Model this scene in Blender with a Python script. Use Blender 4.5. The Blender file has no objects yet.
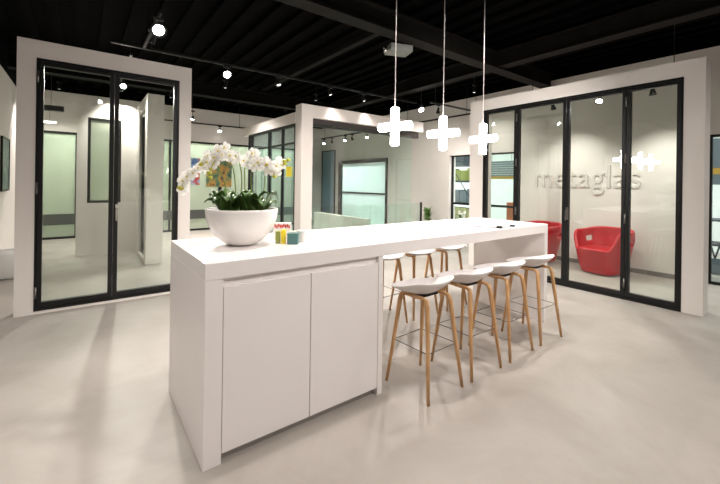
import bpy, bmesh, math, random
from mathutils import Vector, Matrix, Euler
random.seed(7)
S = bpy.context.scene
COL = S.collection
PI = math.pi
R = math.radians

# ------------------------------------------------------------------ camera
YAW, ROLL, FPX, EYE = R(52.8117), R(0.7862), 366.764, 1.3985
fw = Vector((math.cos(YAW), math.sin(YAW), 0))
rt = Vector((math.sin(YAW), -math.cos(YAW), 0))
up = Vector((0, 0, 1))
Rv = rt * math.cos(ROLL) + up * math.sin(ROLL)
Uv = up * math.cos(ROLL) - rt * math.sin(ROLL)
cd = bpy.data.cameras.new('camera')
cam = bpy.data.objects.new('camera', cd)
COL.objects.link(cam)
cd.sensor_fit = 'HORIZONTAL'; cd.sensor_width = 36
cd.lens = FPX / 720 * 36
cd.shift_y = -(242 - 182.945) / 720
cd.clip_start = .05; cd.clip_end = 80
M = Matrix((Rv, Uv, -fw)).transposed().to_4x4()
M.translation = Vector((0, 0, EYE))
cam.matrix_world = M
S.camera = cam

# ------------------------------------------------------------------ world, exposure
w = bpy.data.worlds.new('world'); S.world = w; w.use_nodes = True
w.node_tree.nodes['Background'].inputs[0].default_value = (.9, .95, 1, 1)
w.node_tree.nodes['Background'].inputs[1].default_value = .15
S.view_settings.view_transform = 'Standard'
S.view_settings.look = 'None'
S.view_settings.gamma = 1
S.view_settings.use_curve_mapping = False
S.view_settings.exposure = 0.19
WARM = (1, .93, .875)
HALL = (.95, .99, 1)
SPOT_W = 165
BACK_W = 360


def light(name, kind, loc, energy, color=WARM, parent=None, **k):
    d = bpy.data.lights.new(name, kind); d.energy = energy; d.color = color
    o = bpy.data.objects.new(name, d); COL.objects.link(o); o.location = loc
    for a, v in k.items():
        if a == 'aim':
            o.rotation_euler = (Vector(v)).to_track_quat('-Z', 'Y').to_euler()
        else:
            setattr(d, a, v)
    if parent: o.parent = parent
    return o


# ------------------------------------------------------------------ materials
def mat(name, color, rough=.5, metal=0, bump=0, bscale=40, var=0, vscale=3, emit=None, es=0, spec=None, coat=0):
    m = bpy.data.materials.new(name); m.use_nodes = True
    nt = m.node_tree; b = nt.nodes['Principled BSDF']
    b.inputs['Base Color'].default_value = (*color, 1)
    b.inputs['Roughness'].default_value = rough
    b.inputs['Metallic'].default_value = metal
    if spec is not None: b.inputs['Specular IOR Level'].default_value = spec
    if coat: b.inputs['Coat Weight'].default_value = coat
    tc = nt.nodes.new('ShaderNodeTexCoord')
    if var:
        n = nt.nodes.new('ShaderNodeTexNoise'); n.inputs['Scale'].default_value = vscale
        n.inputs['Detail'].default_value = 5
        r = nt.nodes.new('ShaderNodeMapRange'); r.inputs['From Min'].default_value = .3; r.inputs['From Max'].default_value = .7
        r.inputs['To Min'].default_value = 1 - var; r.inputs['To Max'].default_value = 1 + var
        x = nt.nodes.new('ShaderNodeVectorMath'); x.operation = 'SCALE'; x.inputs[0].default_value = color
        nt.links.new(tc.outputs['Object'], n.inputs['Vector']); nt.links.new(n.outputs['Fac'], r.inputs['Value'])
        nt.links.new(r.outputs[0], x.inputs['Scale']); nt.links.new(x.outputs[0], b.inputs['Base Color'])
    if bump:
        n2 = nt.nodes.new('ShaderNodeTexNoise'); n2.inputs['Scale'].default_value = bscale
        bp = nt.nodes.new('ShaderNodeBump'); bp.inputs['Strength'].default_value = bump; bp.inputs['Distance'].default_value = .01
        nt.links.new(tc.outputs['Object'], n2.inputs['Vector']); nt.links.new(n2.outputs['Fac'], bp.inputs['Height'])
        nt.links.new(bp.outputs[0], b.inputs['Normal'])
    if emit:
        b.inputs['Emission Color'].default_value = (*emit, 1); b.inputs['Emission Strength'].default_value = es
    return m


def glass_mat(name, tint, refl=1.0, frost=0.0, frostcol=(.5, .6, .5)):
    """thin clear pane: tinted see-through with a mirror reflection that grows at grazing angles"""
    m = bpy.data.materials.new(name); m.use_nodes = True; nt = m.node_tree
    for n in list(nt.nodes): nt.nodes.remove(n)
    out = nt.nodes.new('ShaderNodeOutputMaterial')
    t = nt.nodes.new('ShaderNodeBsdfTransparent'); t.inputs[0].default_value = (*tint, 1)
    g = nt.nodes.new('ShaderNodeBsdfGlossy'); g.inputs['Roughness'].default_value = 0.0
    g.inputs['Color'].default_value = (refl, refl, refl, 1)
    fr = nt.nodes.new('ShaderNodeFresnel'); ge = nt.nodes.new('ShaderNodeNewGeometry'); mr = nt.nodes.new('ShaderNodeMapRange')
    mr.inputs['To Min'].default_value = 1.5; mr.inputs['To Max'].default_value = 1 / 1.5   # the same reflection on both faces of the sheet
    nt.links.new(ge.outputs['Backfacing'], mr.inputs['Value']); nt.links.new(mr.outputs[0], fr.inputs['IOR'])
    mx = nt.nodes.new('ShaderNodeMixShader')
    nt.links.new(fr.outputs[0], mx.inputs[0]); nt.links.new(g.outputs[0], mx.inputs[2])
    if frost:
        d = nt.nodes.new('ShaderNodeBsdfDiffuse'); d.inputs[0].default_value = (*frostcol, 1)
        mf = nt.nodes.new('ShaderNodeMixShader'); mf.inputs[0].default_value = frost
        tl = nt.nodes.new('ShaderNodeBsdfTranslucent'); tl.inputs[0].default_value = (*frostcol, 1)
        md = nt.nodes.new('ShaderNodeMixShader'); md.inputs[0].default_value = .5
        nt.links.new(d.outputs[0], md.inputs[1]); nt.links.new(tl.outputs[0], md.inputs[2])
        nt.links.new(t.outputs[0], mf.inputs[1]); nt.links.new(md.outputs[0], mf.inputs[2])
        nt.links.new(mf.outputs[0], mx.inputs[1])
    else:
        nt.links.new(t.outputs[0], mx.inputs[1])
    nt.links.new(mx.outputs[0], out.inputs[0])
    return m


def wood_mat(name, c1, c2):
    m = bpy.data.materials.new(name); m.use_nodes = True; nt = m.node_tree; b = nt.nodes['Principled BSDF']
    tc = nt.nodes.new('ShaderNodeTexCoord'); mp = nt.nodes.new('ShaderNodeMapping'); mp.inputs['Scale'].default_value = (30, 30, 3)
    n = nt.nodes.new('ShaderNodeTexNoise'); n.inputs['Scale'].default_value = 2; n.inputs['Detail'].default_value = 6
    cr = nt.nodes.new('ShaderNodeValToRGB')
    cr.color_ramp.elements[0].position = .3; cr.color_ramp.elements[0].color = (*c1, 1)
    cr.color_ramp.elements[1].position = .7; cr.color_ramp.elements[1].color = (*c2, 1)
    nt.links.new(tc.outputs['Object'], mp.inputs[0]); nt.links.new(mp.outputs[0], n.inputs['Vector'])
    nt.links.new(n.outputs['Fac'], cr.inputs[0]); nt.links.new(cr.outputs[0], b.inputs['Base Color'])
    b.inputs['Roughness'].default_value = .45
    return m


def floor_mat():
    m = bpy.data.materials.new('polished_concrete'); m.use_nodes = True; nt = m.node_tree; b = nt.nodes['Principled BSDF']
    tc = nt.nodes.new('ShaderNodeTexCoord')
    n = nt.nodes.new('ShaderNodeTexNoise'); n.inputs['Scale'].default_value = 1.3; n.inputs['Detail'].default_value = 9; n.inputs['Roughness'].default_value = .62
    n.inputs['Distortion'].default_value = .6
    cr = nt.nodes.new('ShaderNodeValToRGB')
    cr.color_ramp.elements[0].position = .28; cr.color_ramp.elements[0].color = (.315, .282, .250, 1)
    cr.color_ramp.elements[1].position = .72; cr.color_ramp.elements[1].color = (.43, .394, .360, 1)
    n2 = nt.nodes.new('ShaderNodeTexNoise'); n2.inputs['Scale'].default_value = 6; n2.inputs['Detail'].default_value = 4
    mr = nt.nodes.new('ShaderNodeMapRange'); mr.inputs['To Min'].default_value = .36; mr.inputs['To Max'].default_value = .58
    nt.links.new(tc.outputs['Object'], n.inputs['Vector']); nt.links.new(tc.outputs['Object'], n2.inputs['Vector'])
    nt.links.new(n.outputs['Fac'], cr.inputs[0]); nt.links.new(cr.outputs[0], b.inputs['Base Color'])
    nt.links.new(n2.outputs['Fac'], mr.inputs[0]); nt.links.new(mr.outputs[0], b.inputs['Roughness'])
    return m


m_floor = floor_mat()
m_wall = mat('warm_white_plaster', (.80, .755, .715), .75, bump=.08, bscale=60, var=.015)
m_portal = mat('white_painted_portal', (.78, .735, .695), .6, bump=.04, bscale=50)
m_ceil = mat('black_ceiling_deck', (.0007, .00065, .0006), .9, spec=.05)
m_beam = mat('dark_painted_steel', (.007, .006, .005), .7, var=.15, spec=.12)
m_black = mat('anthracite_aluminium', (.010, .0105, .0105), .4, var=.08, spec=.3)
m_brown = mat('dark_brown_lintel', (.05, .042, .04), .5)
m_chrome = mat('brushed_steel', (.62, .60, .57), .25, 1)
m_white = mat('white_solid_surface', (.84, .80, .785), .32, var=.01)
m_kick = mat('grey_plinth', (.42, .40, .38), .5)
m_seat = mat('white_shell_plastic', (.84, .81, .81), .4)
m_oak = wood_mat('oiled_oak', (.50, .27, .11), (.68, .41, .20))
m_wire = mat('dark_steel_wire', (.20, .19, .18), .3, .8)
m_red = mat('red_moulded_plastic', (.50, .004, .016), .4)
m_bowl = mat('white_glazed_bowl', (.86, .83, .80), .22, coat=.3)
m_soil = mat('dark_potting_bark', (.05, .035, .02), .9, bump=.8, bscale=60, var=.4, vscale=40)
m_leaf = mat('dark_green_leaf', (.055, .125, .022), .35, var=.6, vscale=14)
m_stem = mat('green_stem', (.22, .28, .06), .5)
m_petal = mat('white_petal', (.95, .94, .92), .6)
nt = m_petal.node_tree; tl = nt.nodes.new('ShaderNodeBsdfTranslucent'); tl.inputs[0].default_value = (.95, .94, .90, 1)
ms = nt.nodes.new('ShaderNodeMixShader'); ms.inputs[0].default_value = .42        # light passes through the thin petals
nt.links.new(nt.nodes['Principled BSDF'].outputs[0], ms.inputs[1]); nt.links.new(tl.outputs[0], ms.inputs[2])
nt.links.new(ms.outputs[0], nt.nodes['Material Output'].inputs[0])
m_yel = mat('yellow_flower_heart', (.75, .6, .05), .5)
m_bud = mat('yellow_green_bud', (.62, .6, .08), .5)
m_glow = mat('lit_opal_glass', (1, 1, 1), .4, emit=(1, .96, .93), es=22)
m_bulb = mat('lit_spot_bulb', (1, 1, 1), .4, emit=(1, .96, .9), es=45)
m_bulbdim = mat('lit_reflector', (1, 1, 1), .4, emit=(1, .95, .88), es=4)
m_cable = mat('clear_cable', (.55, .5, .47), .4)
m_proj = mat('grey_plastic', (.16, .17, .16), .45)
m_gclear = glass_mat('clear_glass', (.93, .968, .94))
m_ggreen = glass_mat('green_edge_glass', (.93, .985, .96))
m_gfrost = glass_mat('frosted_green_glass', (.78, .82, .76), 1, .60, (.60, .635, .54))
m_gteal = glass_mat('teal_tinted_glass', (.72, .82, .80), 1.6, .14, (.45, .55, .54))
m_gblue = glass_mat('blue_frosted_glass', (.55, .72, .82), 1, .8, (.50, .70, .80))
m_gpale = glass_mat('pale_frosted_glass', (.88, .96, .94), 1, .65, (.82, .90, .88))
m_base = mat('grey_baseboard', (.22, .20, .19), .5)
m_letter = mat('pale_raised_letters', (.72, .68, .64), .55)
m_navy = mat('dark_navy_sheet', (.035, .05, .07), .5)
m_slat = mat('blue_grey_blind', (.16, .20, .24), .5)
m_ochre = mat('ochre_board', (.62, .36, .05), .6)
m_yellow = mat('bright_yellow_card', (.85, .68, .02), .55)
m_orange = mat('orange_crate', (.62, .17, .07), .55)
m_green = mat('leafy_green', (.12, .22, .05), .6, var=.4, vscale=20)
m_teal = mat('teal_box', (.09, .21, .20), .45)
m_redp = mat('red_packet', (.6, .04, .03), .5)
m_olive = mat('olive_packet', (.30, .34, .08), .5)
m_hall = mat('hall_white_wall', (.78, .80, .78), .8)
m_kraft = mat('pale_khaki_carton', (.50, .50, .25), .7, var=.3, vscale=9)
m_bluec = mat('blue_carton', (.10, .18, .34), .6)


def art_mat(name, cols, scale=3):
    m = bpy.data.materials.new(name); m.use_nodes = True; nt = m.node_tree; b = nt.nodes['Principled BSDF']
    tc = nt.nodes.new('ShaderNodeTexCoord'); n = nt.nodes.new('ShaderNodeTexNoise'); n.inputs['Scale'].default_value = scale
    n.inputs['Detail'].default_value = 3
    cr = nt.nodes.new('ShaderNodeValToRGB'); cr.color_ramp.interpolation = 'EASE'
    cr.color_ramp.elements[0].position = .3; cr.color_ramp.elements[0].color = (*cols[0], 1)
    cr.color_ramp.elements[1].position = .7; cr.color_ramp.elements[1].color = (*cols[-1], 1)
    for i, c in enumerate(cols[1:-1]):
        e = cr.color_ramp.elements.new(.3 + .4 * (i + 1) / (len(cols) - 1)); e.color = (*c, 1)
    nt.links.new(tc.outputs['Object'], n.inputs['Vector']); nt.links.new(n.outputs['Fac'], cr.inputs[0])
    nt.links.new(cr.outputs[0], b.inputs['Base Color']); b.inputs['Roughness'].default_value = .4
    return m


# ------------------------------------------------------------------ helpers
def box(bm, a, b):
    x0, y0, z0 = a; x1, y1, z1 = b
    v = [bm.verts.new(p) for p in ((x0, y0, z0), (x1, y0, z0), (x1, y1, z0), (x0, y1, z0), (x0, y0, z1), (x1, y0, z1), (x1, y1, z1), (x0, y1, z1))]
    for f in ((3, 2, 1, 0), (4, 5, 6, 7), (0, 1, 5, 4), (1, 2, 6, 5), (2, 3, 7, 6), (3, 0, 4, 7)):
        bm.faces.new([v[i] for i in f])
    return v


def boxes(*bs):
    bm = bmesh.new()
    for a, b in bs: box(bm, a, b)
    return bm


def tube(bm, pts, rad, n=8, cap=True):
    pts = [Vector(p) for p in pts]
    if not hasattr(rad, '__len__'): rad = [rad] * len(pts)
    rings = []; prev = None
    for i, p in enumerate(pts):
        d = (pts[min(i + 1, len(pts) - 1)] - pts[max(i - 1, 0)]).normalized()
        if prev is None:
            a = Vector((0, 0, 1)) if abs(d.z) < .9 else Vector((1, 0, 0))
            u = d.cross(a).normalized()
        else:
            u = (prev - d * prev.dot(d)).normalized()
        prev = u; v = d.cross(u)
        rings.append([bm.verts.new(p + (u * math.cos(2 * PI * k / n) + v * math.sin(2 * PI * k / n)) * rad[i]) for k in range(n)])
    for a, b in zip(rings, rings[1:]):
        for k in range(n): bm.faces.new((a[k], a[(k + 1) % n], b[(k + 1) % n], b[k]))
    if cap:
        bm.faces.new(rings[0][::-1]); bm.faces.new(rings[-1])


def lathe(bm, prof, n=32, c=(0, 0, 0)):
    rings = []
    for r, z in prof:
        if r < 1e-5: rings.append([bm.verts.new((c[0], c[1], c[2] + z))])
        else: rings.append([bm.verts.new((c[0] + r * math.cos(2 * PI * k / n), c[1] + r * math.sin(2 * PI * k / n), c[2] + z)) for k in range(n)])
    for a, b in zip(rings, rings[1:]):
        for k in range(n):
            k2 = (k + 1) % n
            if len(a) == 1 and len(b) > 1: bm.faces.new((a[0], b[k2], b[k]))
            elif len(b) == 1 and len(a) > 1: bm.faces.new((a[k], a[k2], b[0]))
            elif len(a) > 1: bm.faces.new((a[k], a[k2], b[k2], b[k]))


def obj(name, bm, m, parent=None, smooth=False, bevel=0, sub=0, solid=0):
    me = bpy.data.meshes.new(name)
    bmesh.ops.recalc_face_normals(bm, faces=bm.faces)
    bm.to_mesh(me); bm.free()
    for mm in (m if isinstance(m, (list, tuple)) else [m]): me.materials.append(mm)
    if smooth:
        for p in me.polygons: p.use_smooth = True
    o = bpy.data.objects.new(name, me); COL.objects.link(o)
    if parent: o.parent = parent
    if solid:
        q = o.modifiers.new('thickness', 'SOLIDIFY'); q.thickness = solid; q.offset = 0
    if bevel:
        q = o.modifiers.new('soft_edges', 'BEVEL'); q.width = bevel; q.segments = 2; q.limit_method = 'ANGLE'
    if sub:
        q = o.modifiers.new('smooth', 'SUBSURF'); q.levels = sub; q.render_levels = sub
    return o


def thing(name, label, cat, loc=(0, 0, 0), rz=0, group=None):
    o = bpy.data.objects.new(name, None); COL.objects.link(o); o.empty_display_size = .1
    o.location = loc; o.rotation_euler = (0, 0, rz)
    return tag(o, label, cat, group)


def tag(o, label, cat, group=None):
    o['label'] = label; o['category'] = cat
    if group: o['group'] = group
    return o


def struct(name, bm, m, **k):
    o = obj(name, bm, m, **k); o['kind'] = 'structure'; return o


def sempty(name, loc=(0, 0, 0)):
    o = bpy.data.objects.new(name, None); COL.objects.link(o); o.location = loc; o['kind'] = 'structure'; return o


def dup(root, loc, rz, label=None, group=None, scale=None):
    def cp(o, par):
        c = o.copy(); COL.objects.link(c)
        if par: c.parent = par
        for ch in o.children: cp(ch, c)
        return c
    r = cp(root, None); r.location = loc; r.rotation_euler = (0, 0, rz)
    if label: r['label'] = label
    if group: r['group'] = group
    return r


# ------------------------------------------------------------------ room shell
WX, YB, TOP, DECK = 7.2, 11.0, 3.42, 3.72
struct('floor', boxes(((-5, -4, -.1), (14, 14.5, 0))), m_floor)
bm = bmesh.new(); box(bm, (-5, -4, DECK), (14, 14.5, DECK + .1))
x = -4.9
while x < 7.1:                                      # the ribs of the steel deck run in the same direction as the side wall
    box(bm, (x, -4, DECK - .07), (x + .13, 12, DECK)); x += .30
struct('ceiling', bm, m_ceil)
# right wall with two window openings
W1 = (4.15, 5.87, 0.0, 2.10); W2 = (-.9, 1.19, 0.0, 2.17)
struct('wall_right', boxes(((WX, -4, 0), (WX + .25, W2[0], TOP)), ((WX, W2[0], W2[3]), (WX + .25, W2[1], TOP)),
       ((WX, W2[1], 0), (WX + .25, W1[0], TOP)), ((WX, W1[0], W1[3]), (WX + .25, W1[1], TOP)),
       ((WX, W1[1], 0), (WX + .25, 8.14, TOP)), ((WX, 8.14, 2.12), (WX + .25, 10.7, TOP)),
       ((WX, 10.7, 0), (WX + .25, 12.1, TOP))), m_wall)
struct('wall_right_dark_top', boxes(((WX, -4, TOP), (WX + .25, 12.1, DECK))), m_ceil)
struct('wall_back', boxes(((-1.3, YB, 2.5), (5.8, YB + .15, TOP)), ((5.8, YB, 0), (5.95, 12.1, TOP)), ((5.95, 11.95, 0), (WX, 12.1, TOP))), m_wall)
struct('wall_back_dark_top', boxes(((-1.3, YB, TOP), (WX, YB + .15, DECK))), m_ceil)
struct('wall_left', boxes(((-1.25, 5.2, 0), (-1.05, 12.4, 3.2)), ((-5, 5.2, 0), (-1.25, 5.4, 3.2))), m_wall)
struct('wall_left_dark_top', boxes(((-1.25, 5.2, 3.2), (-1.05, 12.4, DECK)), ((-5, 5.2, 3.2), (-1.25, 5.4, DECK))), m_ceil)
struct('wall_front', boxes(((-5, -4, 0), (WX, -3.85, DECK))), m_wall)
struct('wall_side', boxes(((-5, -3.85, 0), (-4.85, 5.2, DECK))), m_wall)
struct('wall_green_room', boxes(((-1.25, 12.4, 0), (5.8, 12.5, TOP))), mat('sage_green_wall', (.55, .57, .46), .8))
struct('baseboard_right', boxes(((WX - .02, W2[1] + .01, 0), (WX, W1[0] - .01, .07)), ((WX - .02, W1[1] + .01, 0), (WX, 8.1, .07))), m_base)
# beams
struct('beam_1', boxes(((-5, 3.34, 3.26), (WX, 3.54, 3.28)), ((-5, 3.34, 3.50), (WX, 3.54, 3.52)), ((-5, 3.43, 3.27), (WX, 3.45, 3.51))), m_beam)
struct('beam_2', boxes(((5.30, -4, 3.30), (5.50, YB, 3.32)), ((5.30, -4, 3.54), (5.50, YB, 3.56)), ((5.39, -4, 3.31), (5.41, YB, 3.55))), m_beam)
struct('beam_3', boxes(((-1.0, 8.32, 3.24), (5.3, 8.54, 3.26)), ((-1.0, 8.32, 3.50), (5.3, 8.54, 3.52)), ((-1.0, 8.42, 3.25), (5.3, 8.44, 3.51))), m_beam)
struct('beam_4', boxes(((1.9, -4, 3.56), (2.0, 3.34, 3.66)), ((3.35, 3.54, 3.56), (3.45, 8.32, 3.66))), m_beam)

# ------------------------------------------------------------------ the three free-standing white portals
L0, L1, LY, LH = -.532, 1.099, 5.017, 2.822
struct('wall_portal_left', boxes(((L0, LY, 0), (-.382, LY + .2, 2.64)), ((.960, LY, 0), (L1, LY + .2, 2.64)), ((L0, LY, 2.64), (L1, LY + .2, LH)), ((-.382, LY, 0), (.96, LY + .2, .03))), m_portal)
RX, RY0, RY1 = 5.3675, .908, 3.927
struct('wall_portal_right', boxes(((RX, RY0, 0), (RX + .24, 1.09, 2.64)), ((RX, 3.66, 0), (RX + .24, RY1, 2.64)), ((RX, RY0, 2.64), (RX + .24, RY1, 2.822))), m_portal)
struct('wall_portal_middle', boxes(((3.168, 5.95, 0), (3.40, 6.19, 2.60)), ((3.168, 5.95, 2.60), (6.35, 6.19, 2.83))), m_portal)
# left structure behind the glass: corner pillar and return wall with tall window, wall with a window
struct('wall_left_return', boxes(((.851, 6.95, 0), (1.10, 7.20, 2.83)), ((.851, 7.20, 2.60), (1.0, 8.4, 2.83)), ((.851, 7.95, 0), (1.0, 8.4, 2.60)), ((.851, 7.20, 0), (1.0, 7.95, .06))), m_portal)
struct('wall_left_cross', boxes(((-.08, 8.4, 0), (.08, 8.55, 2.83)), ((.60, 8.4, 0), (.851, 8.55, 2.83)), ((.08, 8.4, 0), (.60, 8.55, .96)), ((.08, 8.4, 2.54), (.60, 8.55, 2.83))), m_portal)
# side of the middle box
struct('trim_1', boxes(((3.15, 6.19, 2.50), (3.32, 9.0, 2.70))), m_portal)


def framed(name, axis, c, a0, a1, z0, z1, bars_v=(), bars_h=(), m=m_black, fwid=.05, dep=.06, glass=m_gclear, panes=True, off=0):
    """a framed glazing in the plane axis = c: > window_frame, window_pane between the bars"""
    e = sempty(name)
    bm = bmesh.new()

    def bx(p0, p1, q0, q1, t=dep):
        if axis == 'x': box(bm, (c - t / 2, p0, q0), (c + t / 2, p1, q1))
        else: box(bm, (p0, c - t / 2, q0), (p1, c + t / 2, q1))
    bx(a0, a0 + fwid, z0, z1); bx(a1 - fwid, a1, z0, z1); bx(a0 + fwid, a1 - fwid, z0, z0 + fwid); bx(a0 + fwid, a1 - fwid, z1 - fwid, z1)
    for v, wv in bars_v: bx(v - wv / 2, v + wv / 2, z0 + fwid, z1 - fwid)
    for v, wv in bars_h: bx(a0 + fwid, a1 - fwid, v - wv / 2, v + wv / 2, dep * .8)
    obj('window_frame', bm, m, e)
    if panes:
        edges = sorted([a0 + fwid] + [v for v, _ in bars_v] + [a1 - fwid])
        for p0, p1 in zip(edges, edges[1:]):
            bm = bmesh.new()
            if axis == 'x': box(bm, (c - .004, p0, z0 + .02), (c + .004, p1, z1 - .02))
            else: box(bm, (p0, c - .004, z0 + .02), (p1, c + .004, z1 - .02))
            obj('window_pane', bm, glass, e)
    return e


def hinge_set(par, axis, c, a, zs):
    for z in zs:
        bm = bmesh.new(); x_, y_ = (c, a) if axis == 'x' else (a, c)
        tube(bm, [(x_, y_, z - .06), (x_, y_, z + .06)], .011, 8)
        obj('hinge', bm, m_wire, par, smooth=True)


def leaf(par, axis, c, a0, a1, z0, z1, st=.035):
    """one glazed leaf: frame > pane"""
    bm = bmesh.new(); t = .028

    def bx(p0, p1, q0, q1):
        if axis == 'x': box(bm, (c - t, p0, q0), (c + t, p1, q1))
        else: box(bm, (p0, c - t, q0), (p1, c + t, q1))
    bx(a0, a0 + st, z0, z1); bx(a1 - st, a1, z0, z1); bx(a0 + st, a1 - st, z0, z0 + st * 1.3); bx(a0 + st, a1 - st, z1 - st, z1)
    o = obj('door_leaf', bm, m_black, par, bevel=.003)
    bm = bmesh.new()
    if axis == 'x': box(bm, (c - .004, a0 + st - .01, z0 + st), (c + .004, a1 - st + .01, z1 - st))
    else: box(bm, (a0 + st - .01, c - .004, z0 + st), (a1 - st + .01, c + .004, z1 - st))
    obj('pane', bm, m_gclear, o)
    return o


# door_1: two leaves in the left portal
d1 = sempty('door_1')
bm = boxes(((-.382, LY - .005, .03), (-.367, LY + .09, 2.64)), ((.945, LY - .005, .03), (.960, LY + .09, 2.64)), ((-.367, LY - .005, 2.615), (.945, LY + .09, 2.64)), ((-.367, LY - .005, .03), (.945, LY + .09, .055)))
obj('door_frame', bm, m_black, d1)
for a0, a1 in ((-.365, .287), (.291, .943)):
    lf = leaf(d1, 'y', LY + .035, a0, a1, .058, 2.613, .042)
hinge_set(d1, 'y', LY - .008, -.37, (.22, 1.30, 2.45))
bm = bmesh.new(); box(bm, (.306, LY - .02, .97), (.330, LY + .006, 1.12)); tube(bm, [(.318, LY - .012, 1.07), (.318, LY - .05, 1.07), (.316, LY - .055, .93)], .009, 8)
obj('handle', bm, m_chrome, d1, bevel=.002)
# door_2: four leaves in the right portal
d2 = sempty('door_2')
bm = boxes(((RX - .005, 1.09, 0), (RX + .09, 1.105, 2.64)), ((RX - .005, 3.645, 0), (RX + .09, 3.66, 2.64)), ((RX - .005, 1.105, 2.615), (RX + .09, 3.645, 2.64)), ((RX - .005, 1.105, 0), (RX + .09, 3.645, .03)))
obj('door_frame', bm, m_black, d2)
ys = [1.105, 1.635, 2.344, 3.075, 3.645]
for i, (a0, a1) in enumerate(zip(ys, ys[1:])):
    lf = leaf(d2, 'x', RX + .035, a0 + .003, a1 - .003, .033, 2.613, .042)
    if i in (0, 1):                                 # hung a hair out of true, as real folding leaves are
        piv = Vector((RX + .035, 1.64, 0)); lf.matrix_world = Matrix.Translation(piv) @ Matrix.Rotation(R((-.2, .55)[i]), 4, 'Z') @ Matrix.Translation(-piv)
for yy in (1.635, 3.075): hinge_set(d2, 'x', RX + .0, yy, (.2, 1.0, 1.75, 2.45))
bm = bmesh.new(); box(bm, (RX - .02, 2.30, .93), (RX + .006, 2.325, 1.10)); tube(bm, [(RX - .012, 2.312, 1.05), (RX - .05, 2.312, 1.05), (RX - .055, 2.312, .92)], .008, 8)
obj('handle', bm, m_wire, d2, bevel=.002)

# windows of the left structure
framed('window_1', 'y', 8.44, .08, .60, .96, 2.54, glass=m_gfrost, fwid=.045)
framed('window_2', 'x', .92, 7.20, 7.95, .06, 2.60, glass=m_ggreen, fwid=.05)
# glazed partition of the green room along the back
framed('window_3', 'y', YB + .04, -1.03, 5.79, .0, 2.5, bars_v=((-.10, .05), (.85, .05), (1.9, .05), (3.22, .09), (4.3, .05)), bars_h=(), glass=m_gfrost, fwid=.05)
struct('trim_2', boxes(((-1.03, YB - .03, .33), (5.78, YB + .0, .58))), mat('dark_louvre_band', (.06, .065, .06), .5))
# side glazing of the middle box
framed('window_4', 'x', 3.20, 6.195, 8.62, .0, 2.50, bars_v=((6.78, .035), (7.42, .085), (8.46, .10)), bars_h=((2.14, .03),), glass=m_gteal, fwid=.05)
# front of the middle box: frameless glass under a dark lintel
struct('trim_3', boxes(((3.40, 6.05, 2.46), (6.30, 6.14, 2.60))), m_brown)
w5 = sempty('window_5')
for a0, a1 in ((3.41, 4.242), (4.25, 4.672), (4.68, 5.42), (5.43, 6.05)):
    obj('window_pane', boxes(((a0, 6.02, .01), (a1, 6.035, 2.50))), m_ggreen, w5)
obj('window_frame', boxes(((3.41, 6.01, 0), (6.05, 6.045, .012))), m_chrome, w5)
# street-side windows
framed('window_6', 'x', WX + .12, W1[0], W1[1], .0, W1[3], bars_v=((4.98, .06),), bars_h=((.93, .05),), glass=m_ggreen, fwid=.03)
framed('window_7', 'x', WX + .12, W2[0], W2[1], .0, W2[3], bars_v=((.15, .06),), bars_h=(), glass=m_ggreen, fwid=.035)
# far door in the right wall and blue glazed panel beside it
d3 = sempty('door_3')
bm = boxes(((WX - .03, 8.14, 0), (WX + .05, 8.22, 2.14)), ((WX - .03, 10.50, 0), (WX + .05, 10.72, 2.14)), ((WX - .03, 8.14, 2.04), (WX + .05, 10.72, 2.15)), ((WX - .02, 8.22, 1.05), (WX + .05, 10.5, 1.10)))
obj('door_frame', bm, m_black, d3)
obj('pane', boxes(((WX + .0, 8.2, .02), (WX + .01, 10.52, 2.05))), m_gpale, d3)
bm = bmesh.new(); tube(bm, [(WX - .03, 10.58, .75), (WX - .07, 10.58, .75), (WX - .07, 10.58, .95), (WX - .03, 10.58, .95)], .012)
obj('handle', bm, m_chrome, d3, smooth=True)
framed('window_8', 'x', WX - .03, 10.93, 11.80, .25, 2.56, glass=m_gblue, fwid=.03, dep=.04)
# low white wall and bright hall beyond the right wall
struct('wall_low', boxes(((5.45, 6.9, 0), (5.57, 9.4, .53))), m_portal)
struct('wall_hall', boxes(((11.0, -4, 0), (11.2, 14.5, DECK))), m_hall)

# ------------------------------------------------------------------ bar: worktop, cabinet, end panel
BX, BY, BL, BD = .476, 1.844, 3.371, .854
wt = tag(obj('worktop', boxes(((BX, BY, .915), (BX + BL, BY + BD, 1.0))), m_white, bevel=.003),
         'long thick white worktop of the kitchen bar', 'worktop')
ep = tag(obj('end_panel', boxes(((BX + BL - .06, BY + .001, 0), (BX + BL, BY + BD - .001, .9145))), m_white, bevel=.002),
         'plain white upright panel carrying the bar end nearest the red chairs', 'panel')
cb = thing('base_cabinet', 'white two-door base cabinet under the bar beneath the orchid bowl', 'cabinet', (1.04, 2.27, 0))


def rel(bs, o=(1.04, 2.27, 0)):
    return boxes(*[(tuple(a[i] - o[i] for i in range(3)), tuple(b[i] - o[i] for i in range(3))) for a, b in bs])


obj('body', rel([((BX, BY, 0), (.562, BY + BD, .9145)), ((1.565, BY, 0), (1.604, BY + BD, .9145)), ((.562, BY + BD - .03, .0), (1.565, BY + BD, .9145)), ((.562, BY + .035, .05), (1.565, BY + BD - .03, .9145))]), m_white, cb, bevel=.002)
obj('door', rel([((.565, BY + .002, .05), (1.056, BY + .024, .874))]), m_white, cb, bevel=.002)
obj('door', rel([((1.061, BY + .002, .05), (1.562, BY + .024, .874))]), m_white, cb, bevel=.002)
obj('grip_strip', rel([((.562, BY + .026, .86), (1.565, BY + .034, .9145))]), m_white, cb)
obj('plinth', rel([((.562, BY + .04, 0), (1.565, BY + .055, .05))]), m_kick, cb)


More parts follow.
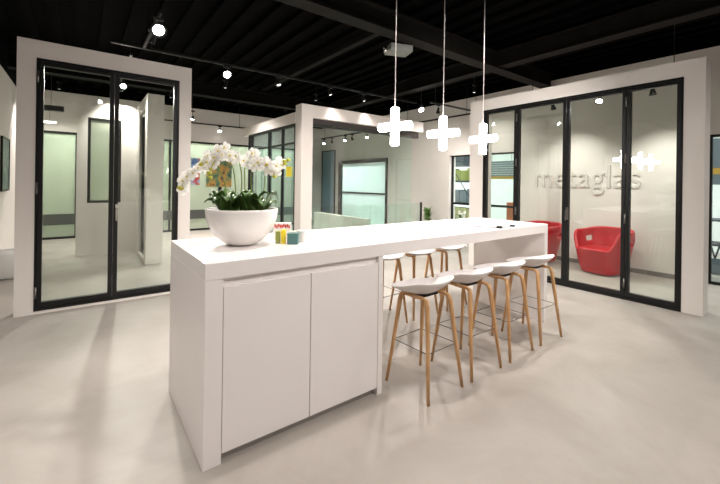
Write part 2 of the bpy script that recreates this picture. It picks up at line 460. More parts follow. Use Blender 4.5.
# ------------------------------------------------------------------ bar stools
def make_stool():
    t = thing('bar_stool', 'x', 'stool', (0, 0, 0))
    # shell: rows from front lip (+y) to raised back rim (-y)
    bm = bmesh.new(); NA, NR = 32, 7; rings = []
    for j in range(1, NR + 1):
        r_ = j / NR; row = []
        for i in range(NA):
            th = 2 * PI * i / NA; c, sn_ = math.cos(th), math.sin(th)
            px = math.copysign(abs(c) ** .78, c) * .218 * r_ * (1 - .05 * sn_)
            py = math.copysign(abs(sn_) ** .78, sn_) * .192 * r_
            k = max(0, min(1, (.55 - sn_) / 1.3)); k = k * k * (3 - 2 * k)
            rimz = .674 + .010 * abs(c) + .070 * k
            row.append(bm.verts.new((px, py + .028, .634 + (rimz - .634) * r_ ** 2.1)))
        rings.append(row)
    mid = bm.verts.new((0, .028, .634))
    for i in range(NA): bm.faces.new((mid, rings[0][i], rings[0][(i + 1) % NA]))
    for a, b in zip(rings, rings[1:]):
        for i in range(NA): bm.faces.new((a[i], b[i], b[(i + 1) % NA], a[(i + 1) % NA]))
    obj('seat', bm, m_seat, t, smooth=True, solid=.012, sub=1)
    fz = .30
    for sx in (-1, 1):
        # side yoke under the seat: one bent piece, then the two legs of that side
        bm = bmesh.new(); tube(bm, [(sx * .116, -.112, .622), (sx * .112, -.085, .634), (sx * .108, 0, .632), (sx * .112, .085, .634), (sx * .116, .112, .622)], .0135, 8)
        obj('yoke', bm, m_oak, t, smooth=True)
        for sy in (-1, 1):
            bm = bmesh.new()
            tube(bm, [(sx * .178, sy * .190, 0), (sx * .150, sy * .158, .28), (sx * .121, sy * .124, .59), (sx * .116, sy * .112, .632)], [.0105, .0135, .0165, .0150], 10)
            obj('leg', bm, m_oak, t, smooth=True)
    bm = bmesh.new()
    c = [(-.147, -.155, fz), (.147, -.155, fz), (.147, .155, fz), (-.147, .155, fz)]
    for p, q in zip(c, c[1:] + c[:1]): tube(bm, [p, q], .0030, 6)
    obj('footrest', bm, m_wire, t, smooth=True)
    bm = bmesh.new(); box(bm, (-.11, -.03, .618), (.11, .03, .628))
    obj('seat_bracket', bm, m_black, t)
    return t


st = make_stool()
near = [(1.925, 'white-shelled oak bar stool nearest the base cabinet, front row at the bar'),
        (2.395, 'white-shelled oak bar stool second from the base cabinet, front row at the bar'),
        (2.875, 'white-shelled oak bar stool third from the base cabinet, front row at the bar'),
        (3.385, 'white-shelled oak bar stool by the end panel, last of the front row')]
far = [(2.44, 'oak bar stool on the far side of the bar, nearest the base cabinet'),
       (2.90, 'oak bar stool on the far side of the bar, between two others'),
       (3.40, 'oak bar stool on the far side of the bar, closest to the end panel')]
for i, (x, lab) in enumerate(near):
    rz = R((2, -1, 1, -2)[i])
    o = st if i == 0 else dup(st, (x, 1.765, 0), rz)
    o.location = (x, 1.765, 0); o.rotation_euler = (0, 0, rz); o['label'] = lab; o['group'] = 'bar stools in front of the bar'
for i, (x, lab) in enumerate(far):
    o = dup(st, (x, 2.825, 0), PI + R((1, -2, 2)[i])); o['label'] = lab; o['group'] = 'bar stools behind the bar'

# ------------------------------------------------------------------ orchid bowl
ob = thing('potted_orchid', 'white flowering orchid in a wide white bowl on the bar', 'plant', (.812, 2.295, 1.0), YAW - PI / 2)
bm = bmesh.new()
prof = [(0, 0)] + [(.220 * math.sin(a), .238 * (1 - math.cos(a)) - .012) for a in [R(18 + 72 * k / 14) for k in range(15)]]
prof[0] = (0, prof[1][1]); zb = prof[1][1]; prof = [(r_, z - zb) for r_, z in prof]; zt = prof[-1][1]
prof += [(.218, zt + .003), (.211, zt)] + [(.210 * math.sin(a), .012 + (zt - .012) * (1 - math.cos(a))) for a in [R(90 - 72 * k / 10) for k in range(1, 11)]] + [(0, .022)]
lathe(bm, prof, 48)
obj('bowl', bm, m_bowl, ob, smooth=True)
bm = bmesh.new(); lathe(bm, [(0, .205), (.12, .203), (.200, .192), (.15, .13), (0, .15)], 32)
obj('soil', bm, m_soil, ob, smooth=True)
rnd = random.Random(3)


def leaf_mesh(bm, base, az, L, W, rise, droop, roll=0):
    d = Vector((math.cos(az), math.sin(az), 0)); s = Vector((-math.sin(az), math.cos(az), 0))
    rows = []
    N = 8
    for j in range(N + 1):
        t = j / N
        p = Vector(base) + d * L * t * (1 - .12 * t) + Vector((0, 0, rise * math.sin(PI * .62 * t) - droop * t * t))
        wd = W * (math.sin(PI * min(1, .12 + .88 * t)) ** .6) * (1 if t < 1 else 0) + .001
        if t > .8: wd = W * math.sqrt(max(0, 1 - ((t - .6) / .4) ** 2)) * .95 + .001
        row = []
        for i in (-1, -.5, 0, .5, 1):
            row.append(bm.verts.new(p + s * wd * i + Vector((0, 0, abs(i) * wd * .45 + roll * i * wd))))
        rows.append(row)
    for a, b in zip(rows, rows[1:]):
        for i in range(4): bm.faces.new((a[i], a[i + 1], b[i + 1], b[i]))


lv = []
for cx_, n in ((-.11, 8), (-.04, 8), (.04, 8), (.11, 8)):
    for k in range(n):
        az = 2 * PI * k / n + rnd.uniform(-.25, .25) + cx_ * 3
        lv.append((cx_ + .015 * math.cos(az), rnd.uniform(-.05, .05) + .015 * math.sin(az), az))
for x_, y_, az in lv:
    bm = bmesh.new()
    hor = abs(math.cos(az))
    leaf_mesh(bm, (x_, y_, .20), az, rnd.uniform(.10, .165), rnd.uniform(.024, .034), rnd.uniform(.08, .16), rnd.uniform(.02, .06), rnd.uniform(-.3, .3))
    obj('leaf', bm, m_leaf, ob, smooth=True, solid=.003)


def flower(name, parent, p, face, s):
    bm = bmesh.new()
    q = Vector(face).to_track_quat('Z', 'Y').to_matrix()
    P = Vector(p); rot = rnd.uniform(0, 6.28)
    for k in range(5):
        a = rot + 2 * PI * k / 5
        wide = 1.25 if k in (1, 4) else .85
        pts = [(.1, -.08), (.45, -.36 * wide), (.8, -.36 * wide), (1.02, 0), (.8, .36 * wide), (.45, .36 * wide), (.1, .08)]
        vs = []
        for r_, t_ in pts:
            v = Vector((r_ * math.cos(a) - t_ * math.sin(a), r_ * math.sin(a) + t_ * math.cos(a), .22 * r_ * (1 - r_ * .9))) * s
            vs.append(bm.verts.new(P + q @ v))
        mid = bm.verts.new(P + q @ (Vector((.6 * math.cos(a), .6 * math.sin(a), .16)) * s))
        for i in range(len(vs) - 1): bm.faces.new((vs[i], vs[i + 1], mid))
        bm.faces.new((vs[-1], vs[0], mid))
    nb = len(bm.faces)
    c = P + q @ Vector((0, 0, .10 * s))
    g = bmesh.ops.create_icosphere(bm, subdivisions=1, radius=.17 * s, matrix=Matrix.Translation(c))
    for f in bm.faces[nb:] if False else []: pass
    bm.faces.ensure_lookup_table()
    for i, f in enumerate(bm.faces):
        if i >= nb: f.material_index = 1
    me_o = obj(name, bm, [m_petal, m_yel], parent, smooth=False)
    return me_o


def bez(pts, n=14):
    pts = [Vector(p) for p in pts]; out = []
    P = [pts[0]] + pts + [pts[-1]]
    for i in range(1, len(P) - 2):
        p0, p1, p2, p3 = P[i - 1:i + 3]
        for k in range(n):
            t = k / n
            out.append(.5 * ((2 * p1) + (-p0 + p2) * t + (2 * p0 - 5 * p1 + 4 * p2 - p3) * t * t + (-p0 + 3 * p1 - 3 * p2 + p3) * t ** 3))
    out.append(pts[-1]); return out


stems = [  # (points, start fraction of flowers, number of flowers, number of buds)
    ([(-.09, .02, .21), (-.13, .03, .40), (-.20, .02, .51), (-.29, .0, .47), (-.36, -.01, .39), (-.395, -.01, .345)], .52, 9, 6),
    ([(-.05, .03, .21), (-.07, .04, .45), (-.12, .03, .565), (-.20, .0, .55), (-.26, -.02, .49)], .55, 6, 5),
    ([(-.02, -.01, .21), (-.0, -.02, .42), (-.03, -.05, .555), (-.10, -.08, .575), (-.15, -.10, .50), (-.17, -.10, .43)], .50, 9, 4),
    ([(.02, .02, .21), (.0, .03, .45), (.02, .04, .54), (.06, .02, .545), (.10, .0, .50)], .55, 6, 4),
    ([(.07, .01, .21), (.05, .0, .40), (.07, -.01, .51), (.14, -.02, .525), (.21, -.03, .48), (.29, -.03, .53)], .52, 8, 5),
    ([(.10, .04, .21), (.13, .04, .40), (.12, .03, .49), (.17, .0, .50), (.21, -.02, .44)], .60, 5, 2),
]
for pts, f0, nf, nb in stems:
    cv = bez(pts)
    bm = bmesh.new(); tube(bm, cv, [.0042 - .0025 * i / len(cv) for i in range(len(cv))], 6)
    s_ = obj('flower_stem', bm, m_stem, ob, smooth=True)
    for k in range(nf):
        t = f0 + (.93 - f0) * (k / max(1, nf - 1)) - (.06 if nb > 2 else 0)
        p = cv[min(len(cv) - 1, int(t * (len(cv) - 1)))] + Vector((rnd.uniform(-.022, .022), rnd.uniform(-.03, .012), rnd.uniform(-.03, .026)))
        flower('flower', s_, p, (rnd.uniform(-.6, .6), -1, rnd.uniform(-.25, .45)), rnd.uniform(.038, .048))
    for k in range(nb):
        t = 1 - .035 * k
        p = cv[min(len(cv) - 1, int(t * (len(cv) - 1)))] + Vector((rnd.uniform(-.01, .01), 0, rnd.uniform(-.012, .012)))
        bm = bmesh.new(); bmesh.ops.create_icosphere(bm, subdivisions=2, radius=.011, matrix=Matrix.Translation(p) @ Matrix.Diagonal((1.35, 1, 1, 1)))
        obj('bud', bm, m_bud, s_, smooth=True)

# ------------------------------------------------------------------ small things on the bar
# measured beside the bowl
def cuboid(name, x, y, z, sx, sy, sz, rz, m, label, cat, bev=.002, group=None):
    bm = boxes(((-sx / 2, -sy / 2, 0), (sx / 2, sy / 2, sz)))
    o = obj(name, bm, m, bevel=bev); o.location = (x, y, z); o.rotation_euler = (0, 0, rz)
    return tag(o, label, cat, group)


cuboid('packet', 1.024, 2.226, 1.0, .03, .05, .078, -.5, m_olive, 'small olive-green packet standing against the orchid bowl', 'packet')
cuboid('packet', 1.047, 2.193, 1.0, .026, .045, .088, -.62, m_yellow, 'small bright yellow packet standing beside the teal box', 'packet')
tb = thing('storage_box', 'small dark teal box beside the orchid bowl on the bar', 'box', (1.092, 2.142, 1.0), -.66)
obj('box_body', boxes(((-.034, -.03, 0), (.034, .03, .058))), m_teal, tb, bevel=.003)
obj('lid', boxes(((-.036, -.032, .058), (.036, .032, .070))), m_teal, tb, bevel=.003)
pk = cuboid('packet', 1.115, 2.355, 1.0, .12, .05, .115, -.5, m_white, 'white packet with red printing lying behind the teal box', 'packet')
bm = bmesh.new()
for k in range(9):
    xa = -.052 + k * .0117; h0 = (.084, .078, .088, .082, .079, .087, .080, .085, .078)[k]
    box(bm, (xa, -.0262, h0), (xa + .0092, -.0248, h0 + .023))
obj('printed_mark', bm, m_redp, pk)
# white spotted mug lying by the box
mg = thing('paper_cup', 'white cup with small dark spots beside the teal box', 'cup', (1.185, 2.190, 1.0), -.6)
bm = bmesh.new(); lathe(bm, [(0, 0), (.030, 0), (.033, .004), (.041, .074), (.0425, .076), (.0385, .074), (.030, .008), (0, .008)], 28)
nb = len(bm.faces)
for k in range(11):
    a = rnd.uniform(0, 6.28); z = rnd.uniform(.015, .066); rr = .0335 + .0082 * z / .074
    bmesh.ops.create_icosphere(bm, subdivisions=1, radius=.0022, matrix=Matrix.Translation((rr * math.cos(a), rr * math.sin(a), z)))
for i, f in enumerate(bm.faces):
    if i >= nb: f.material_index = 1
obj('cup_body', bm, [m_bowl, m_black], mg, smooth=True)
cuboid('packet', 1.175, 2.275, 1.0, .075, .05, .062, -.6, m_white, 'plain low white packet behind the spotted cup', 'packet')
# slim dark cable lying near the end of the bar with its plug
cbl = thing('power_cable', 'thin dark cable with a small plug lying near the bar end', 'cable', (3.05, 1.95, 1.0))
bm = bmesh.new(); tube(bm, bez([(-.22, .34, .0035), (-.10, .18, .0035), (.02, -.02, .0035), (.10, -.04, .0035), (.24, -.03, .0035)], 8), .0032, 6)
obj('cord', bm, m_black, cbl, smooth=True)
obj('plug', boxes(((-.02, -.07, 0), (.02, -.03, .022))), m_black, cbl, bevel=.004)
obj('plug', boxes(((.23, -.05, 0), (.27, -.015, .016))), m_black, cbl, bevel=.004)

# ------------------------------------------------------------------ red moulded armchairs
def red_chair():
    t = thing('armchair', 'x', 'armchair')
    N, K = 64, 24
    bm = bmesh.new()

    def rim(th):                                     # height of the shell: high at the back, lower arms, open front
        c = math.cos(th)                             # th = 0 front
        k = max(0, min(1, (.80 - c) / .55)); k = k * k * (3 - 2 * k)
        return .40 + .28 * k + .05 * max(0, -c)

    def ring(th, v):
        h = rim(th) * v
        f = .70 + .30 * min(1, h / .55) ** .85
        if h > .60: f -= .06 * ((h - .60) / .18) ** 2
        a, b = .37 * f, .375 * f
        e = .62
        cx_ = math.copysign(abs(math.cos(th)) ** e, math.cos(th)) * a
        cy_ = math.copysign(abs(math.sin(th)) ** e, math.sin(th)) * b
        return (cx_, cy_, h)
    g = [[bm.verts.new(ring(2 * PI * i / N, .02 + .98 * j / K)) for i in range(N)] for j in range(K + 1)]
    for j in range(K):
        for i in range(N):
            i2 = (i + 1) % N; th = 2 * PI * (i + .5) / N; c = math.cos(th)
            h = rim(th) * (j + .5) / K
            if abs(c + .30) < .20 and .46 < h < .55: continue      # oval grip opening through each side
            bm.faces.new((g[j][i], g[j][i2], g[j + 1][i2], g[j + 1][i]))
    b = bm.verts.new((0, 0, .008))
    for i in range(N): bm.faces.new((g[0][(i + 1) % N], g[0][i], b))
    sh = obj('shell', bm, m_red, t, smooth=True, sub=1)
    q = sh.modifiers.new('thickness', 'SOLIDIFY'); q.thickness = .05; q.offset = -1
    sh.modifiers.move(1, 0)
    bm = bmesh.new(); v = []
    for i in range(N):
        th = 2 * PI * i / N
        x_, y_, _ = ring(th, min(1, .40 / rim(th))); v.append(bm.verts.new((x_ * .95, y_ * .95, .385)))
    v2 = [bm.verts.new((p.co.x * .6, p.co.y * .6, .365)) for p in v]
    for i in range(N):
        bm.faces.new((v[i], v[(i + 1) % N], v2[(i + 1) % N], v2[i]))
    bm.faces.new(v2)
    obj('seat', bm, m_red, t, smooth=True, solid=.02)
    return t


rc = red_chair(); rc.location = (6.74, 2.345, 0); rc.rotation_euler = (0, 0, R(168))
rc['label'] = 'red moulded tub armchair standing directly in front of the raised wall letters'
rc2 = dup(rc, (6.72, 3.42, 0), R(172), 'red moulded tub armchair partly hidden behind the bar end panel')
for o in (rc, rc2): o['group'] = 'red armchairs in the glazed meeting corner'

# ------------------------------------------------------------------ raised wall lettering
fc = bpy.data.curves.new('wall_lettering', 'FONT'); fc.body = 'metaglas'; fc.size = .42; fc.extrude = .010; fc.space_character = 1.06
to = bpy.data.objects.new('tmp_text', fc); COL.objects.link(to)
bpy.context.view_layer.update()
me = bpy.data.meshes.new_from_object(to.evaluated_get(bpy.context.evaluated_depsgraph_get()))
bpy.data.objects.remove(to)
xs = [v.co.x for v in me.vertices]; wdt = max(xs) - min(xs); sc = 1.72 / wdt; x0 = min(xs)
for v in me.vertices: v.co = Vector(((v.co.x - x0) * sc, v.co.y * sc * 1.16, v.co.z))
me.materials.clear(); me.materials.append(m_letter)
lt = bpy.data.objects.new('wall_lettering', me); COL.objects.link(lt)
lt.location = (WX - .012, 3.70, 1.38)
lt.rotation_euler = Matrix(((0, 0, -1), (-1, 0, 0), (0, 1, 0))).to_euler()
tag(lt, 'large pale raised lettering on the white wall above the red armchairs', 'lettering')

# ------------------------------------------------------------------ pendants
def pendant(x, y, z, label, rz):
    t = thing('pendant_lamp', label, 'lamp', (x, y, z), rz, 'cross-shaped pendants over the bar')
    a, r_ = .158, .036
    bm = bmesh.new()
    n = 24; R2 = .008
    for axis in (0, 1):
        prof = [(0, -a), (r_ - R2, -a), (r_, -a + R2), (r_, a - R2), (r_ - R2, a), (0, a)]
        L = a if axis == 0 else a * .97
        prof = [(q, zz * L / a) for q, zz in prof]
        b2 = bmesh.new(); lathe(b2, prof, n)
        if axis == 1: bmesh.ops.rotate(b2, verts=b2.verts, cent=(0, 0, 0), matrix=Matrix.Rotation(PI / 2, 3, 'Y'))
        mm = bpy.data.meshes.new('tmp'); b2.to_mesh(mm); b2.free(); bm.from_mesh(mm); bpy.data.meshes.remove(mm)
    obj('lamp_shade', bm, m_glow, t, smooth=False)
    bm = bmesh.new(); tube(bm, [(0, 0, a), (0, 0, DECK - .09 - z)], .0035, 6)
    obj('cord', bm, m_cable, t, smooth=True)
    bm = bmesh.new(); lathe(bm, [(0, DECK - .12 - z), (.04, DECK - .115 - z), (.045, DECK - .075 - z), (0, DECK - .075 - z)], 20)
    obj('ceiling_cap', bm, m_black, t, smooth=False)


pendant(2.08, 2.27, 1.873, 'glowing white cross-shaped pendant lamp closest to the orchid bowl', R(-72))
pendant(2.69, 2.27, 1.873, 'glowing white cross-shaped pendant lamp hanging between the other two', R(-72))
pendant(3.32, 2.27, 1.873, 'glowing white cross-shaped pendant lamp over the end of the bar nearest the glazed corner', R(-90))

# ------------------------------------------------------------------ track rails and spots
def rail(label, a, b):
    bm = bmesh.new(); a = Vector(a); b = Vector(b); s = .016
    lo = Vector((min(a.x, b.x) - s, min(a.y, b.y) - s, a.z - s)); hi = Vector((max(a.x, b.x) + s, max(a.y, b.y) + s, a.z + s))
    box(bm, lo, hi)
    for f in (.08, .92):
        p = a.lerp(b, f); tube(bm, [(p.x, p.y, a.z + s - .005), (p.x, p.y, DECK - .01)], .005, 6)
    return tag(obj('lighting_track', bm, m_black), label, 'track')


def spot(x, y, z, aim, label, group, on=2, power=None, drop=.13, size=1.0, angle=95, blend=.9, soft=.04, hang=False):
    """on: 2 = glaring bulb, 1 = glowing reflector"""
    a = Vector(aim).normalized()
    t = thing('track_spotlight', label, 'spotlight', (x, y, z), 0, group)
    bm = bmesh.new(); box(bm, (-.05, -.018, -.03), (.05, .018, 0)); tube(bm, [(0, 0, -.03), (0, 0, -drop + .01)], .008, 8)
    if hang: tube(bm, [(0, 0, -.005), (0, 0, DECK - z)], .007, 6)
    obj('stem', bm, m_black, t)
    c = Vector((0, 0, -drop))
    q = a.to_track_quat('Z', 'Y').to_matrix()
    bm = bmesh.new()
    lathe(bm, [(0, -.075), (.022, -.075), (.026, -.03), (.044 * size, .03), (.050 * size, .036), (.046 * size, .036), (.020, -.02), (0, -.02)], 20)
    for v in bm.verts: v.co = c + q @ v.co
    obj('housing', bm, m_black, t, smooth=True)
    bm = bmesh.new(); lathe(bm, [(0, .03), (.022, .027), (.040 * size, .016), (.02, .0), (0, -.005)], 20)
    for v in bm.verts: v.co = c + q @ v.co
    obj('bulb', bm, m_bulb if on == 2 else m_bulbdim, t, smooth=True)
    if power:
        light('beam', 'SPOT', c + a * .06, power, WARM, t, aim=a, spot_size=R(angle), spot_blend=blend, shadow_soft_size=soft)
    return t


rail('long black ceiling track crossing above the middle of the room', (.3, 5.85, 3.22), (6.0, 5.85, 3.22))
rail('short black ceiling track joining the long one above the two-leaf glass door', (.66, 4.50, 3.22), (.66, 5.80, 3.22))
spot(.66, 4.62, 3.204, (.1, -1, -.9), 'glaring ceiling spotlight above the portal with the two-leaf glass door', 'ceiling track spotlights', 2, SPOT_W * 1.1, size=1.7)
spot(.66, 5.02, 3.204, (-.4, .2, -1), 'small ceiling spotlight next to the most glaring one', 'ceiling track spotlights', 1, None, size=.8)
spot(1.79, 5.85, 3.204, (.1, -1, -.75), 'glaring ceiling spotlight to one side of the two-leaf glass door portal', 'ceiling track spotlights', 2, SPOT_W, size=1.5)
spot(2.66, 5.85, 3.204, (.2, -.4, -1), 'dim ceiling spotlight, first past the glaring one on the long track', 'ceiling track spotlights', 1, SPOT_W * .5)
spot(3.70, 5.85, 3.204, (.3, -.3, -1), 'dim ceiling spotlight on the long track just above the middle portal', 'ceiling track spotlights', 1, SPOT_W * .4, size=.9)
spot(4.50, 5.85, 3.204, (.3, -.3, -1), 'dim ceiling spotlight on the long track near the first pendant cord', 'ceiling track spotlights', 1, SPOT_W * .4, size=.9)
rail('short black track at the end wall beyond the pendants', (5.5, 4.96, 3.02), (WX - .1, 4.96, 3.02))
rail('black track running along the end wall above the tall narrow window', (WX - .12, 5.10, 3.02), (WX - .12, 7.4, 3.02))
spot(5.72, 4.96, 3.004, (.75, .75, -.9), 'small black spotlight above the middle pendant lamp', 'ceiling track spotlights', 1, SPOT_W * .65, size=.9)
spot(5.95, 5.65, 3.14, (-.4, -1, -.8), 'glaring spotlight just beside the first pendant lamp', 'ceiling track spotlights', 2, BACK_W * .5, size=1.5, drop=.1, hang=True)
rail('black track on the wall above the frosted green partition', (1.2, YB - .1, 3.0), (3.95, YB - .1, 3.0))
spot(3.16, YB - .1, 2.984, (-.2, -.6, -1), 'glaring spotlight on the wall above the green partition', 'ceiling track spotlights', 2, BACK_W * .5, size=1.1)
# inside the middle box
rail('black track inside the middle glass box', (6.4, 8.0, 2.86), (6.4, 10.6, 2.86))
for i, (yy, on, lab) in enumerate(((10.45, 2, 'glaring spotlight nearest the blue glass panel inside the middle glass box'),
                               (9.95, 1, 'small dim spotlight second from the blue glass panel in the middle box'),
                               (9.22, 2, 'glaring spotlight over the middle of the pale glass door'),
                               (8.85, 1, 'small dim spotlight over the middle of the pale glass door'),
                               (8.14, 2, 'glaring spotlight over the near edge of the pale glass door'))):
    spot(6.4, yy, 2.844, (-.5, -.5, -1) if on == 2 else (.3, 0, -1), lab, 'spotlights in the middle box', on, BACK_W * .25 if on == 2 else None, drop=.14, size=1.0)
# inside the glazed corner
rail('black track inside the glazed corner with red chairs', (6.3, 1.2, 2.86), (6.3, 3.5, 2.86))
spot(6.3, 2.96, 2.844, (.5, 0, -1), 'small dim spotlight above the partly hidden red armchair', 'spotlights in the glazed corner', 1, BACK_W * .22, size=.9)
spot(6.3, 2.27, 2.844, (-.6, -.1, -.8), 'glaring spotlight above the fully visible red armchair', 'spotlights in the glazed corner', 2, BACK_W * .30, size=1.1)
spot(6.3, 1.61, 2.844, (.4, 0, -1), 'small dim spotlight over the empty end of the glazed corner', 'spotlights in the glazed corner', 1, BACK_W * .30, size=1.0)
# behind the left glass door
rail('black track behind the two-leaf glass door', (.55, 6.2, 3.2), (.55, 8.3, 3.2))
spot(.55, 7.45, 3.184, (-.15, -1, -1.0), 'glaring spotlight seen through the two-leaf glass door', 'spotlights behind the glass door', 2, BACK_W * .65, size=1.2, drop=.18)
spot(.55, 8.05, 3.184, (0, .5, -1), 'small dim spotlight behind the two-leaf glass door', 'spotlights behind the glass door', 1, BACK_W * .4)
spot(2.2, 9.9, 3.16, (-.3, -.2, -1), 'glaring spotlight glimpsed beside the white corner pillar through the glass door', 'spotlights behind the glass door', 2, BACK_W * .4, size=1.0, drop=.2, hang=True)
# spotlights added out of view to brighten the bar, floor and portals
for i, (x, y, p, a) in enumerate(((-1.6, 1.6, 1.15, (0, 0, -1)), (.3, -.2, .6, (.25, .5, -1)), (2.6, -.6, 1.2, (-.1, .8, -1)), (4.6, .2, .3, (-.4, .6, -1)),
                              (-3.2, .2, .5, (0, .3, -1)), (6.3, -1.2, .4, (-.3, .4, -1)), (3.6, -2.8, .45, (-.1, .9, -1)), (-.8, 3.6, .5, (0, -.3, -1)), (2.2, 2.6, 1.6, (.25, .5, -.8)), (3.6, 1.3, 1.6, (.25, .75, -.75)), (1.5, 2.0, .8, (.1, .12, -1)), (3.0, 2.1, .5, (0, .3, -1)))):
    spot(x, y, 3.35, a, 'added out-of-view ceiling spotlight brightening the open room', 'added ceiling spotlights above the open floor', 1, SPOT_W * p, angle=120, hang=True)

for i, (x, y, p) in enumerate(((2.3, 7.6, .7), (1.6, 9.3, .6), (-.4, 10.0, .5), (4.3, 7.4, .5), (4.6, 9.6, .5), (6.4, 4.6, .3))):  # extra spotlights, added to lift the brightness of the back rooms
    spot(x, y, 3.45, (0, 0, -1), 'added ceiling spotlight brightening the rooms behind the portals', 'added ceiling spotlights behind the portals', 1, BACK_W * p, angle=130, size=.8, hang=True)

# projector hanging above
pj = thing('projector', 'small grey projector hanging from the ceiling above the bar', 'projector', (3.40, 3.66, 3.20), R(-20))
obj('body', boxes(((-.16, -.13, -.04), (.16, .13, .05))), m_proj, pj, bevel=.015)
bm = bmesh.new(); lathe(bm, [(0, -.02), (.035, -.02), (.038, .03), (.028, .034), (.024, .01), (0, .01)], 20)
bmesh.ops.rotate(bm, verts=bm.verts, cent=(0, 0, 0), matrix=Matrix.Rotation(-PI / 2, 3, 'Y')); bmesh.ops.translate(bm, verts=bm.verts, vec=(-.165, .04, .005))
obj('lens', bm, m_chrome, pj, smooth=True)
bm = bmesh.new(); tube(bm, [(0, 0, .05), (0, 0, DECK - 3.205)], .012, 8); box(bm, (-.06, -.06, .05), (.06, .06, .07))
obj('mount', bm, m_black, pj)

# ------------------------------------------------------------------ things at the back
pic = thing('framed_picture', 'dark blue-green framed painting on the wall beside the two-leaf door portal', 'picture', (-1.045, 8.55, 1.63))
obj('canvas', boxes(((0, -.34, -.42), (.02, .34, .42))), art_mat('abstract_paint', [(.02, .05, .09), (.05, .12, .12), (.16, .22, .20), (.03, .07, .10)], 4), pic)
obj('frame', boxes(((0, -.37, -.45), (.03, -.34, .45)), ((0, .34, -.45), (.03, .37, .45)), ((0, -.34, .42), (.03, .34, .45)), ((0, -.34, -.45), (.03, .34, -.42))), m_black, pic)
# round white stool by that wall
bm = bmesh.new(); lathe(bm, [(0, 0), (.20, 0), (.23, .03), (.25, .22), (.24, .34), (.20, .37), (0, .375)], 32)
po = tag(obj('pouf', bm, m_seat, smooth=True), 'round white pouf on the floor below the blue-green painting', 'pouf'); po.location = (-.80, 7.15, 0)
# posters behind the orchid flowers
p1 = tag(obj('poster', boxes(((2.43, YB + .024, 1.28), (2.66, YB + .0358, 2.03))), art_mat('poster_blue_red', [(.03, .12, .35), (.25, .35, .5), (.45, .06, .05), (.1, .1, .12)], 3)), 'narrow blue and red poster on the green partition beside the wide dark poster', 'poster')
p2 = tag(obj('poster', boxes(((2.83, YB - .004, 1.23), (3.55, YB + .0098, 2.27))), art_mat('poster_dark', [(.04, .08, .06), (.12, .2, .1), (.45, .25, .05), (.02, .03, .05)], 5)), 'wide dark patterned poster behind the orchid flowers', 'poster')
tag(obj('yellow_sign', boxes(((3.150, 6.30, 1.50), (3.156, 6.52, 1.69))), m_yellow), 'small square yellow sign on the side glazing of the middle box', 'sign')
# suspended bar and linear lamp behind the left glass door
hb = thing('hanging_duct', 'dark rectangular duct hanging above the frosted glass at the back', 'duct', (-.60, 9.5, 2.745))
obj('duct_body', boxes(((-.40, -.06, 0), (.30, .06, .10))), m_black, hb)
bm = bmesh.new(); [tube(bm, [(xx, 0, .1), (xx, 0, DECK - 2.745)], .004, 6) for xx in (-.2, .1)]
obj('hanger', bm, m_wire, hb)
lb = thing('linear_lamp', 'slim white linear lamp hanging under the dark duct', 'lamp', (-.60, 9.5, 2.50))
obj('lamp_body', boxes(((-.40, -.03, 0), (.18, .03, .035))), m_bulbdim, lb)
bm = bmesh.new(); [tube(bm, [(xx, 0, .035), (xx, 0, .245)], .003, 6) for xx in (-.15, .08)]
obj('hanger', bm, m_wire, lb)

# glass balustrade inside the middle box
bl = thing('balustrade', 'low frameless glass balustrade behind the bar', 'balustrade', (5.2, 6.62, 0))
for a0, a1 in ((-1.72, -.52), (-.51, .69), (.70, 1.80)):
    obj('glass_panel', boxes(((a0, -.006, .04), (a1, .006, .90))), m_ggreen, bl)
obj('base_rail', boxes(((-1.72, -.03, 0), (1.80, .03, .05))), m_chrome, bl)
obj('end_post', boxes(((1.80, -.02, 0), (1.835, .02, .92))), m_black, bl)

# leafy plant in a pot at the end of the balustrade
pp = thing('potted_plant', 'small bushy green plant in a pale pot near the balustrade end', 'plant', (6.95, 6.33, 0))
bm = bmesh.new(); lathe(bm, [(0, 0), (.10, 0), (.13, .45), (.12, .45), (.10, .40), (0, .40)], 24)
obj('pot', bm, m_seat, pp, smooth=True)
bm = bmesh.new()
for k in range(70):
    az = rnd.uniform(0, 6.28)
    leaf_mesh(bm, (rnd.uniform(-.06, .06), rnd.uniform(-.06, .06), rnd.uniform(.45, .70)), az, rnd.uniform(.08, .15), .02, rnd.uniform(.03, .15), .02)
obj('foliage', bm, m_green, pp)
pf = thing('flower_arrangement', 'white flowers in a glass vase in front of the tall shelf window', 'flowers', (6.85, 5.25, 0))
bm = bmesh.new(); lathe(bm, [(0, 0), (.16, 0), (.16, .03), (.03, .05), (.03, .42), (.14, .45), (.14, .47), (0, .47)], 20)
obj('stand', bm, m_portal, pf, smooth=False)
bm = bmesh.new(); lathe(bm, [(0, .47), (.05, .47), (.07, .66), (.065, .66), (.045, .48), (0, .48)], 20)
obj('vase', bm, m_ggreen, pf, smooth=True)
for k in range(9):
    flower('flower', pf, (rnd.uniform(-.08, .08), rnd.uniform(-.10, .10), .66 + rnd.uniform(0, .12)), (-1, rnd.uniform(-.5, .5), .3), .045)
bm = bmesh.new()
for k in range(16): leaf_mesh(bm, (0, 0, .60), rnd.uniform(0, 6.28), .12, .016, .12, .01)
obj('foliage', bm, m_green, pf)

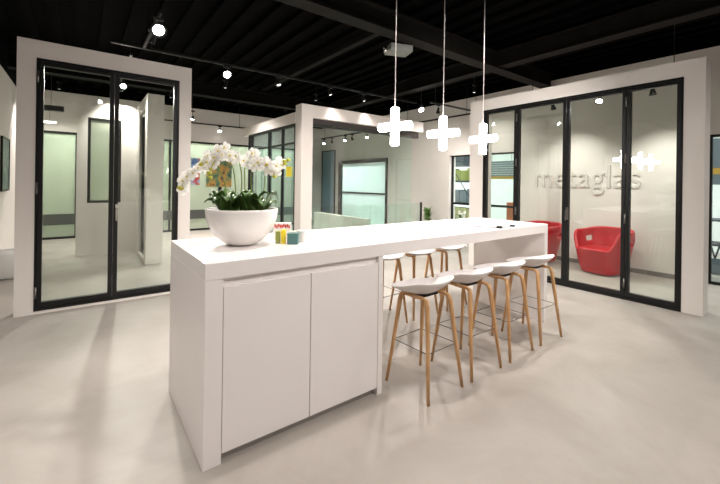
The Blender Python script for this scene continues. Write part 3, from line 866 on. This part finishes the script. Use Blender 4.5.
# hall beyond the right wall: shelving with cartons, blinds, crate
def rack(x, y0, y1, label):
    t = thing('storage_rack', label, 'rack', (x, (y0 + y1) / 2, 0)); h = (y1 - y0) / 2
    for sx in (0, .5):
        for sy in (-h, h): obj('post', boxes(((sx - .02, sy - .02, 0), (sx + .02, sy + .02, 2.15))), m_navy, t)
    for z in (.35, .86, 1.45, 1.90):
        obj('shelf', boxes(((-.02, -h, z), (.52, h, z + (.28 if z > 1.8 else .05)))), m_navy, t)
    bm = bmesh.new(); tube(bm, [(-.03, -h, .9), (-.03, h * .3, 1.95)], .012, 6); tube(bm, [(-.03, -h, .1), (-.03, h, .86)], .012, 6)
    obj('brace', bm, m_navy, t)


rack(8.2, 5.85, 7.05, 'dark steel storage rack of cartons seen through the narrow window beyond the bar')
ctn = [(m_kraft, 'khaki'), (m_bluec, 'blue'), (m_slat, 'grey'), (m_green, 'green'), (m_olive, 'olive')]
k = 0
sn = {.40: 'lowest', .91: 'second', 1.50: 'upper'}
for z in (.40, .91, 1.50):
    for j, yy in enumerate((6.02, 6.25, 6.48, 6.72)):
        mm, cn = ctn[(k * 3 + j * 2) % 5]; hh = .26 + .12 * rnd.random() - (.0 if z < 1.4 else .03)
        cuboid('carton', 8.42, yy, z + .001, .30, .215, hh, 0, mm, '%s carton on the %s shelf of the rack, %s' % (cn, sn[z], ('at the near end', 'second from the near end', 'third from the near end', 'at the far end')[j]), 'carton', group='cartons on the storage rack')
        k += 1
bd = thing('window_blind', 'grey slatted blind panel hanging high in the hall beyond the narrow pane', 'blind', (8.2, 5.12, 1.55))
obj('slats', boxes(*[((0, -.40, z), (.03, .40, z + .045)) for z in [(.0 + i * .055) for i in range(8)]]), m_slat, bd)
obj('ochre_band', boxes(((-.012, -.40, -.01), (-.002, .40, .06))), m_ochre, bd)
bm = bmesh.new(); [tube(bm, [(.015, yy, .4), (.015, yy, DECK - 1.55)], .005, 6) for yy in (-.3, .3)]
obj('hanger', bm, m_wire, bd)
cuboid('crate', 8.4, 4.75, 0, .4, .36, .98, 0, m_orange, 'tall orange crate in the hall seen through the glazed corner', 'crate', .01)
hw = thing('garage_rack', 'blue-grey storage frame in the hall at the photo edge', 'rack', (8.2, .75, 0))
obj('panel', boxes(((0, -.7, 1.45), (.04, .9, 2.2)), ((0, -.7, .0), (.04, .9, .25))), m_slat, hw)
obj('stripe', boxes(((-.012, -.7, 1.62), (-.002, .9, 1.72))), m_ochre, hw)
for z in (.45, .85): obj('shelf', boxes(((0, -.7, z), (.5, .9, z + .03))), m_navy, hw)
bm = bmesh.new()
for i in range(6): tube(bm, [(0, -.7 + i * .3, .25), (0, -.55 + i * .3, .85)], .012, 6); tube(bm, [(0, -.4 + i * .3, .25), (0, -.55 + i * .3, .85)], .012, 6)
obj('lattice', bm, m_navy, hw)

# tube lamps added out of view to light the hall and green room
def added_tubelamp(x, y, z, ln, label, power, along='y', group='added hall tube lamps'):
    t = thing('added_tube_lamp', label, 'lamp', (x, y, z), 0 if along == 'y' else PI / 2, group)
    obj('lamp_body', boxes(((-.08, -ln / 2, .02), (.08, ln / 2, .07))), m_white, t)
    bm = bmesh.new(); tube(bm, [(0, -ln / 2 + .02, 0), (0, ln / 2 - .02, 0)], .02, 10); obj('tube', bm, m_bulbdim, t, smooth=True)
    bm = bmesh.new(); [tube(bm, [(0, yy, .07), (0, yy, DECK - z)], .005, 6) for yy in (-ln / 3, ln / 3)]
    obj('hanger', bm, m_wire, t)
    light('glow', 'AREA', (0, 0, -.04), power, HALL, t, shape='RECTANGLE', size=.15, size_y=ln, aim=(0, 0, -1))


for yy in (0, 3.5, 6.5, 10.2):
    added_tubelamp(8.6 if yy < 9 else 8.8, yy, 3.2, 1.5, 'added unseen tube lamp lighting the hall beyond the side wall', 105 if yy < 9 else 260)
for xx in (.2, 2.6, 4.8):
    added_tubelamp(xx, 11.7, 3.0, 1.2, 'added unseen tube lamp lighting the green room behind the frosted partition', 60, 'x', 'added green room tube lamps')
